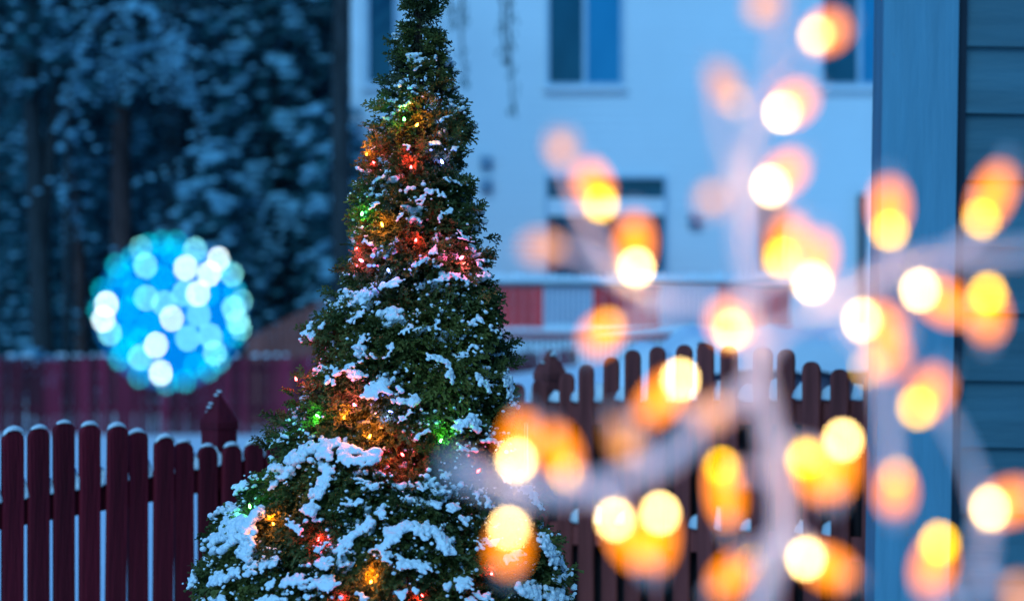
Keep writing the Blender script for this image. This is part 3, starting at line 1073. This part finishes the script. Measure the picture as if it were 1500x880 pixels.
# leader
for q in range(70):
    y = random.uniform(-85, 20)
    p = P(616 + random.gauss(0, 7), y, YT) - cb + Vector((0, random.gauss(0, 0.012), 0))
    ax = Vector((random.gauss(0, .35), random.gauss(0, .35), 1)).normalized()
    pos.append(tuple(p)); axs.append(tuple(ax)); rol.append(random.uniform(-3, 3)); siz.append(0.036 * random.uniform(.8, 1.3))

# snow: small lumps fused by a voxel remesh
LIGHTS = [(610, 184, 'o', 1.5), (592, 176, 'g', .6), (537, 226, 'o', .8), (549, 240, 'r', 1), (602, 246, 'r', 1), (648, 238, 'b', .6), (530, 314, 'g', .6),
          (560, 330, 'o', 1.2), (609, 353, 'r', 1), (521, 366, 'r', .7), (530, 382, 'p', .9), (675, 378, 'p', 1), (569, 397, 'b', .7),
          (434, 556, 'r', 1), (520, 594, 'p', .9), (573, 604, 'b', .8), (466, 610, 'g', .8), (645, 646, 'g', .8), (541, 640, 'o', 1.6),
          (590, 666, 'r', 1.1), (504, 612, 'o', 1.0), (402, 768, 'o', 1.5), (466, 790, 'r', 1.0), (543, 852, 'o', 1.4), (500, 874, 'r', 1.0), (618, 872, 'r', 1.1),
          (700, 690, 'r', .7), (366, 742, 'g', .35), (720, 840, 'r', .7)]
def light_pos(x, y):
    cpx, h = prof(y)
    u = max(-0.96, min(0.96, (x - cpx) / h))
    return P(x, y, YT - h * S * math.sqrt(1 - u * u) * 0.89 - 0.010 - 0.014 * smooth((y - 40) / 560))
sc_, sr_ = [], []
# heavy pads that weigh down the front boughs: ridge lines over the crown surface with a width
PADS = [
    ([(432, 668), (470, 654), (510, 662), (552, 664)], 21), ([(478, 680), (470, 715), (452, 748)], 17), ([(420, 690), (400, 712)], 14),
    ([(318, 800), (345, 768), (384, 752)], 25), ([(372, 775), (358, 815)], 18), ([(310, 850), (350, 836), (400, 822)], 15),
    ([(395, 856), (450, 842), (490, 812), (528, 776), (566, 742)], 13), ([(440, 862), (490, 850)], 16),
    ([(566, 786), (600, 768), (636, 778), (660, 806)], 16), ([(560, 806), (590, 824), (630, 830)], 12), ([(545, 812), (575, 786)], 11),
    ([(540, 580), (560, 560), (585, 578), (612, 590)], 16), ([(500, 446), (545, 424), (585, 412)], 10), ([(512, 470), (535, 452)], 9),
    ([(556, 338), (596, 306), (634, 284), (652, 288)], 8), ([(640, 322), (664, 306)], 8), ([(548, 268), (566, 252), (588, 262)], 6),
    ([(668, 626), (690, 608), (704, 632)], 13), ([(660, 650), (700, 660)], 10), ([(446, 500), (468, 474)], 15), ([(482, 556), (494, 544)], 13),
    ([(690, 476), (716, 458), (734, 496)], 11), ([(742, 548), (756, 600)], 11), ([(640, 410), (668, 402), (690, 420)], 8),
    ([(650, 450), (640, 480)], 8), ([(560, 520), (575, 506)], 9), ([(628, 520), (655, 530), (664, 560)], 9), ([(590, 540), (604, 552)], 8),
    ([(796, 784), (818, 826)], 15), ([(762, 862), (800, 874), (836, 866)], 17), ([(636, 738), (668, 742), (684, 764)], 12), ([(690, 800), (730, 790)], 11),
    ([(740, 700), (778, 716), (790, 740)], 11), ([(470, 610), (452, 596)], 8), ([(400, 650), (420, 636)], 9), ([(600, 700), (624, 716)], 8),
    ([(520, 700), (560, 712)], 7), ([(300, 880), (340, 872)], 13), ([(655, 860), (690, 850)], 13), ([(580, 870), (610, 858)], 11),
    ([(456, 640), (440, 630)], 9), ([(610, 640), (630, 625)], 9), ([(585, 615), (600, 600)], 8), ([(700, 550), (716, 570)], 10), ([(676, 520), (700, 506)], 9),
    ([(610, 470), (590, 488)], 8), ([(540, 490), (520, 510)], 9), ([(500, 540), (530, 530)], 8), ([(600, 395), (622, 380), (640, 368)], 7), ([(545, 360), (530, 350)], 7),
    ([(585, 350), (560, 372)], 6), ([(668, 340), (690, 352)], 7), ([(590, 210), (606, 226)], 5), ([(556, 296), (536, 306)], 6), ([(650, 262), (680, 270)], 6),
    ([(345, 720), (372, 700)], 12), ([(500, 740), (530, 730)], 10), ([(610, 740), (590, 726)], 9), ([(720, 640), (744, 660)], 10), ([(700, 720), (716, 740)], 11),
    ([(740, 820), (764, 806)], 13), ([(810, 850), (834, 836)], 10), ([(680, 880), (720, 872)], 13), ([(540, 880), (520, 868)], 10), ([(380, 880), (420, 874)], 12),
    ([(280, 856), (296, 832)], 12), ([(636, 690), (660, 700)], 9), ([(420, 760), (446, 776)], 9), ([(480, 790), (462, 806)], 9),
    ([(520, 395), (504, 404)], 7), ([(690, 380), (712, 392)], 8), ([(655, 226), (672, 214)], 5), ([(600, 110), (616, 96)], 5), ([(640, 180), (660, 170)], 5),
]
for pi, (line, r) in enumerate(PADS):
    r *= 0.92
    yc = sum(p[1] for p in line) / len(line)
    xc = sum(p[0] for p in line) / len(line)
    low = smooth((yc - 40) / 560)
    n_tot = 0
    for (a, b) in zip(line, line[1:]):
        L = math.hypot(b[0] - a[0], b[1] - a[1])
        n = int(L * r / 8) + 8
        for q in range(n):
            u = random.random()
            ox, oy = random.gauss(0, 0.42) * r, random.gauss(0, 0.42) * r
            x, y = a[0] + (b[0] - a[0]) * u + ox, a[1] + (b[1] - a[1]) * u + oy
            g = math.hypot(ox, oy) / r
            nn = noise.noise(Vector((x * 0.07, y * 0.07, pi)))
            if nn < -0.16 or g > 1.15: continue
            p = surf(x, y, 1.0)
            p.y += -0.010 - 0.018 * low - oy * S * 0.9                       # the pad slopes outwards
            rad = max(0.0045, r * S * random.uniform(0.24, 0.46) * (1.15 - 0.62 * g))
            sc_.append(tuple(p)); sr_.append((rad * 1.1, rad * 1.1, rad * 0.9))
            n_tot += 1
    # tufts of foliage under and around the pad
    for q in range(int(1 + sum(math.hypot(b[0] - a[0], b[1] - a[1]) for a, b in zip(line, line[1:])) / 26)):
        i = random.randrange(len(line) - 1)
        u = random.random()
        x = line[i][0] + (line[i + 1][0] - line[i][0]) * u
        y = line[i][1] + (line[i + 1][1] - line[i][1]) * u
        c, h = prof(y)
        uu = max(-.97, min(.97, (x - c) / h))
        out = Vector((uu, -math.sqrt(1 - uu * uu), 0))
        rc = (r * 1.5 + 12) * S
        p = surf(x, y + r * 1.3, 1.0) - out * (rc * 0.85 + 0.004 + 0.042 * low)
        cl = add_clump(p, out, rc, low, int(14 + 14 * low), P(612, y + 100, YT) - cb)
        clumps.append((y + r * 1.3, low, out, p, rc, cl, math.atan2(out.y, out.x)))

for (y, low, out, tip, rc, cl, a) in clumps:
    if out.y > 0.8: continue
    load = 0.13 - 0.05 * low + 0.55 * noise.noise(Vector((math.cos(a) * 2.2, math.sin(a) * 2.2, y * 0.014 + 4)))
    if out.y > 0.1: load += 0.25
    for (p, ax, s) in cl:
        fr_ = noise.noise(Vector((p.x * 7, p.y * 7, p.z * 7 + 9))) + 0.10 - 0.08 * low
        if (p - tip).dot(out) < -0.1 * rc or fr_ < 0.07: continue
        side = Vector((-out.y, out.x, 0))
        for u in (0.35, 0.55, 0.75, 0.95):
            if random.random() < 0.15 + 0.7 * (fr_ - 0.07):
                q = p + ax * s * u * 0.9 + side * random.uniform(-.2, .2) * s * u - Vector((0, 0, u * u * s * 0.2))
                r = random.uniform(0.0042, 0.0078)
                sc_.append((q.x, q.y, q.z + r * 0.6)); sr_.append((r * 1.15, r * 1.15, r * 0.85))
    cells = {}
    for (p, ax, s) in cl:
        for u in (0.1, 0.35, 0.6, 0.85):
            for w in (-0.25, 0, 0.25):
                q = p + ax * s * u + Vector((-out.y, out.x, 0)) * w * s
                q = q - Vector((0, 0, u * u * s * 0.22))
                key = (int(math.floor(q.x / 0.011)), int(math.floor(q.y / 0.011)))
                if key not in cells or q.z > cells[key].z: cells[key] = q
    for key, q in cells.items():
        nn = noise.noise(Vector((q.x * 16, q.y * 16, q.z * 16))) * 0.7 + noise.noise(q * 50) * 0.2
        hgt = (q.z - tip.z) / rc
        val = load + nn + 0.35 * min(1, hgt)
        if val > 0.62:
            r = 0.0058 + 0.011 * min(1, (val - 0.62) * 2.0) * (0.4 + 0.6 * low)
            sc_.append((q.x, q.y, q.z + r * 0.3)); sr_.append((r * 1.1, r * 1.1, r * 0.9))
        elif val > 0.26 and random.random() < 0.10 + 0.3 * max(0, val - .25):
            r = random.uniform(0.0030, 0.0052)
            sc_.append((q.x, q.y, q.z + 0.001)); sr_.append((r, r, r * 0.85))
limbs.build('limbs', M['bark_thuja'], cedar)["kind"] = "stuff"
Vv, Ff = place_sprays(np.array(pos), np.array(axs), np.array(rol), np.array(siz))
cr = link('crown', np_mesh('crown', Vv, Ff, M['thuja']), cedar); cr["kind"] = "stuff"
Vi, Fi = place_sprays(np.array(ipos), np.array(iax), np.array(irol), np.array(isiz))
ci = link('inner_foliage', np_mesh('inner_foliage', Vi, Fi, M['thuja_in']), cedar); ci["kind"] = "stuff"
print('snow lumps', len(sc_), 'sprays', len(pos), len(ipos), 'tris', len(Ff), len(Fi))
sc_, sr_ = np.array(sc_), np.array(sr_)
lp = np.array([tuple(light_pos(l[0], l[1]) - cb) for l in LIGHTS])
le = np.array([l[3] for l in LIGHTS])
dist = np.linalg.norm(sc_[:, None, :] - lp[None], axis=2)
keep = (dist > 0.024 + 0.026 * np.minimum(le, 1.4)[None]).all(1)          # snow cleared around the bulbs so less of it turns pink in their light
sc_, sr_ = sc_[keep], sr_[keep]
Vs, Fs = blobs_np(sc_, sr_)
snow_me = np_mesh('snow', Vs, Fs, M['snow_tree'], True)
so = link('snow', snow_me, cedar)
rm = so.modifiers.new('fuse', 'REMESH')
rm.mode = 'VOXEL'; rm.voxel_size = 0.0027; rm.use_smooth_shade = True
sm = so.modifiers.new('soften', 'SMOOTH'); sm.factor = 0.5; sm.iterations = 4
so["kind"] = "stuff"

# ------------------------------------------------------------------ coloured light string on the cedar
COLS = {'o': (1.0, 0.24, 0.015), 'r': (1.0, 0.03, 0.03), 'g': (0.08, 1.0, 0.10), 'b': (0.10, 0.16, 1.0), 'p': (1.0, 0.10, 0.25)}
BM = {k: emit('bulb_glow_' + n, tuple(0.35 + 0.65 * c if k in 'ob' and i == 9 else c for i, c in enumerate(COLS[k])), 14 if k != 'b' else 16)
      for k, n in (('o', 'orange'), ('r', 'red'), ('g', 'green'), ('b', 'blue'), ('p', 'pink'))}
string = empty('light_string', (tx, YT - 0.1, tbase), 'string of small red, orange, green and blue bulbs wound through the cedar', 'light string')
sb_ = Vector(string.location)
bulb_prof = [(0.0009, -0.004), (0.0028, -0.002), (0.0032, 0.002), (0.0025, 0.006), (0.0008, 0.009)]
bm_mesh = {k: MB().lathe(bulb_prof, 8).mesh('bulb', BM[k], True) for k in COLS}
sock_mesh = MB().lathe([(0.0025, -0.016), (0.0032, -0.012), (0.0032, -0.0042)], 8).mesh('socket', M['wire_green'])
wpts = []
for i, (x, y, c, e) in enumerate(LIGHTS):
    cpx, hw_ = prof(y)
    u = max(-0.96, min(0.96, (x - cpx) / hw_))
    R_ = hw_ * S
    yd = YT - R_ * math.sqrt(1 - u * u) * 0.89 - 0.010 - 0.014 * smooth((y - 40) / 560)
    p = P(x, y, yd) - sb_
    Mx = Matrix.Translation(p) @ Matrix.Rotation(random.uniform(-.9, .9), 4, 'X') @ Matrix.Rotation(random.uniform(-.9, .9), 4, 'Y')
    b = link('bulb', bm_mesh[c], string, Mx)
    link('socket', sock_mesh, b)
    ld = bpy.data.lights.new('bulb_light', 'POINT')
    ld.color = COLS[c]; ld.energy = 0.09 * e * (0.8 if c in 'gb' else 1); ld.shadow_soft_size = 0.005
    lo = bpy.data.objects.new('bulb_light', ld); COL.objects.link(lo); lo.parent = b; lo.location = (0, -0.02, 0.012)
    wpts.append((y, p + Vector((0, 0.012, -0.008))))
wpts.sort(key=lambda q: q[0])
wire = []
for (ya, pa), (yb, pb) in zip(wpts, wpts[1:]):
    for u in np.linspace(0, 1, 6)[:-1]:
        wire.append(pa.lerp(pb, u) + Vector((0, 0.05 * math.sin(u * math.pi), -0.02 * math.sin(u * math.pi))))
wire.append(wpts[-1][1])
MB().tube(wire, [0.0012] * len(wire), 5).build('wire', M['wire_green'], string, True)

# ------------------------------------------------------------------ blue lit ball, close to the camera
YBALL = 2.45
bc = P(250, 458, YBALL)
BR = 104 / FX * YBALL
ball = empty('light_ball', bc, 'glowing blue ball of small lights hanging at the left', 'hanging lamp')
M['ball'] = emit('blue_glow', (0.0, 0.23, 0.82), 0.26)
MB().add([(p[0] * BR, p[1] * BR, p[2] * BR) for p in ICO[3][0]], ICO[3][1]).build('globe', M['ball'], ball, True)
LW, LP, LC = emit('led_white', (0.85, 1.0, 1.0), 5.0), emit('led_pale', (0.30, 1.0, 0.95), 3.0), emit('led_cyan', (0.0, 0.8, 0.95), 1.3)
led_me = {}
for n_, m_ in (('w', LW), ('p', LP), ('c', LC)):
    mm = MB().lathe([(0.0023, -0.004), (0.0024, 0.0), (0.0019, 0.0016), (0.0008, 0.0025)], 8)
    led_me[n_] = mm.mesh('led', m_, True)
leds = [('w', 540, 235), ('w', 640, 260), ('w', 180, 395), ('w', 160, 465), ('w', 415, 580), ('w', 420, 705), ('p', 335, 635), ('w', 490, 460),
        ('p', 650, 540), ('p', 565, 150), ('p', 360, 225), ('p', 605, 445), ('p', 555, 550), ('p', 195, 525), ('p', 740, 415), ('p', 660, 615),
        ('c', 290, 190), ('c', 240, 265), ('c', 410, 110), ('c', 440, 280), ('p', 540, 350), ('c', 640, 350), ('p', 375, 370), ('c', 285, 535),
        ('c', 385, 490), ('c', 575, 670), ('c', 635, 710), ('c', 740, 535), ('c', 290, 420), ('c', 105, 420), ('c', 320, 340), ('c', 480, 90), ('c', 690, 210), ('c', 350, 130), ('c', 180, 200), ('c', 140, 330), ('c', 230, 640), ('c', 430, 790), ('c', 520, 760), ('c', 780, 330), ('p', 790, 480), ('c', 700, 680), ('w', 600, 350), ('c', 340, 560), ('c', 260, 600), ('c', 470, 160), ('p', 455, 395), ('c', 300, 740)]
def put_led(kind, d):
    q = d.to_track_quat('Z', 'Y').to_matrix().to_4x4()
    link('led', led_me[kind], ball, Matrix.Translation(d * (BR + 0.001)) @ q)
for kind, a, b in leds:
    x, z = (110 + a / 3.143 - 250) / 104, -(320 + b / 3.143 - 458) / 104
    rr = math.hypot(x, z)
    if rr > 0.97: x, z, rr = x / rr * .97, z / rr * .97, .97
    put_led(kind, Vector((x, -math.sqrt(1 - rr * rr), z)))
for k in range(34):
    a, z = random.uniform(0.15, math.pi - 0.15), random.uniform(-.9, .9)
    r = math.sqrt(1 - z * z)
    put_led(random.choice('wpc'), Vector((r * math.cos(a), r * math.sin(a), z)))
MB().lathe([(0.008, BR - 0.002), (0.008, BR + 0.01), (0.003, BR + 0.013)], 10).build('cap', M['metal'], ball)
MB().tube([(0, 0, BR + 0.012), (0.001, 0, BR + 0.4), (0, 0, 1.4)], [0.0007] * 3, 5).build('hanging_wire', M['metal'], ball)

# ------------------------------------------------------------------ white lit twig tree, closest to the camera
YV = 1.76
tw = empty('lit_twig_tree', (px_x(1110, YV), YV, H(0.16, YV)), 'white twig tree covered in warm glowing bulbs, blurred in the foreground', 'twig tree')
twb = Vector(tw.location)
def Q(x, y, dy=0.0):
    return P(x, y, YV + dy) - twb
def spline(pts, n=6):
    out = []
    pts = [pts[0]] + pts + [pts[-1]]
    for i in range(1, len(pts) - 2):
        p0, p1, p2, p3 = pts[i - 1:i + 3]
        for k in range(n):
            t = k / n
            out.append(0.5 * ((2 * p1) + (p2 - p0) * t + (2 * p0 - 5 * p1 + 4 * p2 - p3) * t * t + (3 * p1 - p0 - 3 * p2 + p3) * t ** 3))
    out.append(pts[-2])
    return out
def stem(name, pts, r0, r1):
    sp = spline([Q(*p) for p in pts])
    n = len(sp)
    MB().tube(sp, [r0 + (r1 - r0) * i / (n - 1) for i in range(n)], 8).build(name, M['twig'], tw, True)
zg = HORIZON + (CAM_Z - twb.z) / YV * FX
stem('trunk', [(1095, zg, 0), (1090, 1500, 0), (1085, 1100, 0), (1110, 900, 0), (1148, 770, 0), (1132, 650, 0), (1110, 540, 0), (1098, 430, 0), (1085, 330, 0.02),
               (1092, 230, 0.02), (1125, 130, 0.02), (1140, 30, 0.03), (1148, -80, 0.03)], 0.0092, 0.0046)
MB().lathe([(0.09, 0), (0.09, 0.012), (0.02, 0.03), (0.015, 0.06)], 24, (px_x(1095, YV) - twb.x, 0, 0)).build('base', M['twig'], tw)
BR_ = [
    ([(1112, 560, 0), (1040, 615, -.03), (965, 680, -.05), (865, 715, -.07), (760, 715, -.08), (690, 695, -.08), (655, 675, -.08)], .008, .0075),
    ([(1100, 445, 0), (1010, 440, .04), (920, 415, .06), (865, 340, .08), (825, 235, .08)], .0065, .0035),
    ([(905, 405, .06), (850, 375, .08), (800, 362, .09)], .004, .003),
    ([(1000, 440, .04), (940, 470, .05), (885, 485, .06)], .005, .003),
    ([(1110, 530, 0), (1160, 470, -.02), (1230, 470, -.04), (1290, 560, -.06), (1305, 680, -.07), (1312, 745, -.07)], .006, .0036),
    ([(1180, 460, -.02), (1260, 420, -.02), (1340, 385, -.03), (1420, 375, -.04), (1520, 365, -.05), (1600, 340, -.05)], .006, .004),
    ([(1370, 380, -.03), (1420, 350, -.03), (1450, 290, -.03)], .0035, .003),
    ([(1290, 405, -.02), (1300, 370, -.02), (1303, 310, -.02)], .0035, .003),
    ([(1088, 300, .02), (1050, 180, .02), (1040, 105, .02)], .005, .004),
    ([(1125, 140, .02), (1170, 90, 0), (1205, 50, 0)], .004, .003),
    ([(1110, 170, .02), (1150, 160, 0)], .004, .003),
    ([(1085, 350, .02), (1140, 290, 0), (1165, 250, 0)], .005, .003),
    ([(1098, 430, 0), (1150, 390, .01), (1160, 340, .01)], .005, .003),
    ([(1110, 420, 0), (1180, 400, -.02), (1200, 370, -.02)], .005, .003),
    ([(1132, 650, 0), (1190, 660, -.03), (1240, 690, -.05)], .005, .003),
    ([(1140, 700, 0), (1080, 690, .03), (1060, 745, .04)], .004, .003),
    ([(1140, 790, 0), (1090, 820, .02), (1070, 845, .03)], .005, .003),
    ([(1148, 780, 0), (1190, 810, -.03), (1225, 838, -.04)], .005, .003),
    ([(960, 685, -.05), (930, 650, -.04), (915, 640, -.04)], .004, .003),
    ([(1085, 1100, 0), (1250, 1010, -.08), (1400, 900, -.1), (1445, 800, -.1), (1425, 690, -.1), (1380, 600, -.1), (1350, 575, -.1)], .0048, .003),
    ([(1440, 790, -.1), (1460, 750, -.1), (1490, 735, -.1)], .004, .003),
    ([(1400, 900, -.1), (1380, 850, -.1), (1368, 820, -.1)], .004, .003),
    ([(1440, 850, -.1), (1480, 865, -.1), (1530, 880, -.1)], .004, .003),
    ([(865, 715, -.07), (900, 745, -.07), (930, 790, -.07)], .005, .003),
    ([(1045, 610, -.03), (990, 590, -.02), (955, 585, -.02)], .005, .003),
    ([(760, 715, -.08), (765, 680, -.08), (770, 650, -.08)], .004, .003),
    ([(770, 720, -.08), (750, 760, -.08), (745, 800, -.08)], .004, .003),
    ([(850, 715, -.07), (830, 680, -.06), (820, 655, -.06)], .004, .003),
]
for (pts_, a, b) in BR_: stem('branch', pts_, a * 0.95, b * 0.95)

CORE_W, CORE_Y, CORE_O = emit('filament_white', (1.0, 0.64, 0.22), 9.5), emit('filament_yellow', (1.0, 0.52, 0.003), 5.0), emit('filament_dim', (1.0, 0.45, 0.10), 0.9)
SHELL = emit('amber_bulb_glass', (1.0, 0.24, 0.003), 1.15, clear=0.4)
SHELL_D = emit('pale_amber_bulb_glass', (1.0, 0.36, 0.09), 0.42, clear=0.55)
shell_prof = [(0.002, -0.0145), (0.0072, -0.011), (0.0094, -0.003), (0.009, 0.0045), (0.0062, 0.010), (0.0015, 0.0135)]
core_r = 0.0043
core_me = {k: MB().add([(p[0] * core_r, p[1] * core_r, p[2] * core_r) for p in ICO[2][0]], ICO[2][1]).mesh('filament', m_, True)
           for k, m_ in (('w', CORE_W), ('y', CORE_Y), ('o', CORE_O))}
shell_me = {k: MB().lathe(shell_prof, 12).mesh('bulb', m_, True) for k, m_ in (('w', SHELL), ('y', SHELL), ('o', SHELL_D))}
sock2 = MB().lathe([(0.0030, 0.0), (0.0042, 0.003), (0.0042, 0.011)], 10).mesh('socket', M['socket'])
BULBS = [  # core x,y, kind, halo centre x,y, depth offset
    (1112, 12, 'o', 1122, 2, .02), (1197, 53, 'w', 1214, 46, 0), (1078, 150, 'o', 1058, 122, .02), (1147, 164, 'w', 1166, 150, 0), (822, 221, 'o', 822, 212, .08),
    (880, 298, 'y', 868, 268, .06), (1129, 272, 'w', 1152, 252, 0), (1042, 290, 'o', 1042, 296, .02), (815, 362, 'o', 790, 362, .09), (932, 391, 'w', 930, 352, .05),
    (1145, 377, 'y', 1156, 348, .01), (1190, 413, 'w', 1197, 376, -.02), (1303, 338, 'y', 1303, 300, -.02), (1438, 320, 'y', 1458, 278, -.03),
    (1348, 425, 'w', 1384, 443, -.03), (1447, 430, 'y', 1447, 464, -.04), (1264, 469, 'w', 1292, 474, -.04), (1275, 536, 'y', 1298, 522, -.05),
    (893, 478, 'y', 878, 492, .06), (1072, 483, 'w', 1064, 470, -.02), (996, 556, 'w', 964, 588, -.02), (1345, 596, 'y', 1362, 572, -.1), (1310, 698, 'y', 1312, 722, -.07),
    (1235, 645, 'w', 1228, 690, -.05), (1180, 672, 'y', 1196, 700, -.03), (1057, 684, 'y', 1064, 734, .04), (758, 673, 'w', 764, 640, -.08), (833, 690, 'y', 818, 658, -.06),
    (920, 660, 'o', 912, 640, -.04), (746, 773, 'w', 745, 804, -.08), (902, 760, 'w', 924, 794, -.07), (967, 752, 'w', 962, 796, -.05), (1096, 818, 'y', 1070, 844, .03),
    (1181, 818, 'w', 1216, 832, -.04), (1376, 795, 'y', 1366, 832, -.1), (1449, 744, 'w', 1482, 734, -.1), (1488, 862, 'o', 1500, 880, -.1), (1050, 600, 'o', 1036, 610, -.03),
]
for (x, y, k, hx, hy, dy) in BULBS:
    c, h = Q(x, y, dy), Q(hx, hy, dy)
    d = h - c
    L = d.length
    d = d.normalized() if L > 1e-5 else Vector((0, 0, 1))
    # a little depth to the pointing direction where the halo is short in the picture
    full = 0.0125
    if L < full: d = (h - c + Vector((0, math.sqrt(full * full - L * L) * random.choice((-.6, .6)), 0))).normalized()
    Mx = Matrix.Translation(c + d * min(max(L, 0.007), 0.02)) @ d.to_track_quat('Z', 'Y').to_matrix().to_4x4()
    sl = max(1.0, L / 0.016)
    b = link('bulb', shell_me[k], tw, Mx @ Matrix.Diagonal((1, 1, sl, 1)))
    link('filament', core_me[k], b, Matrix.Translation((0, 0, -min(max(L, 0.007), 0.02) / sl)) @ Matrix.Diagonal((1, 1, 1 / sl, 1)))
    link('socket', sock2, b, Matrix.Translation((0, 0, 0.009)))
    ld = bpy.data.lights.new('bulb_light', 'POINT')
    ld.color = (1.0, 0.42, 0.20); ld.energy = {'w': 0.0020, 'y': 0.0018, 'o': 0.0010}[k]; ld.shadow_soft_size = 0.005
    lo = bpy.data.objects.new('bulb_light', ld); COL.objects.link(lo); lo.parent = tw; lo.location = c + Vector((0, -0.012, 0))
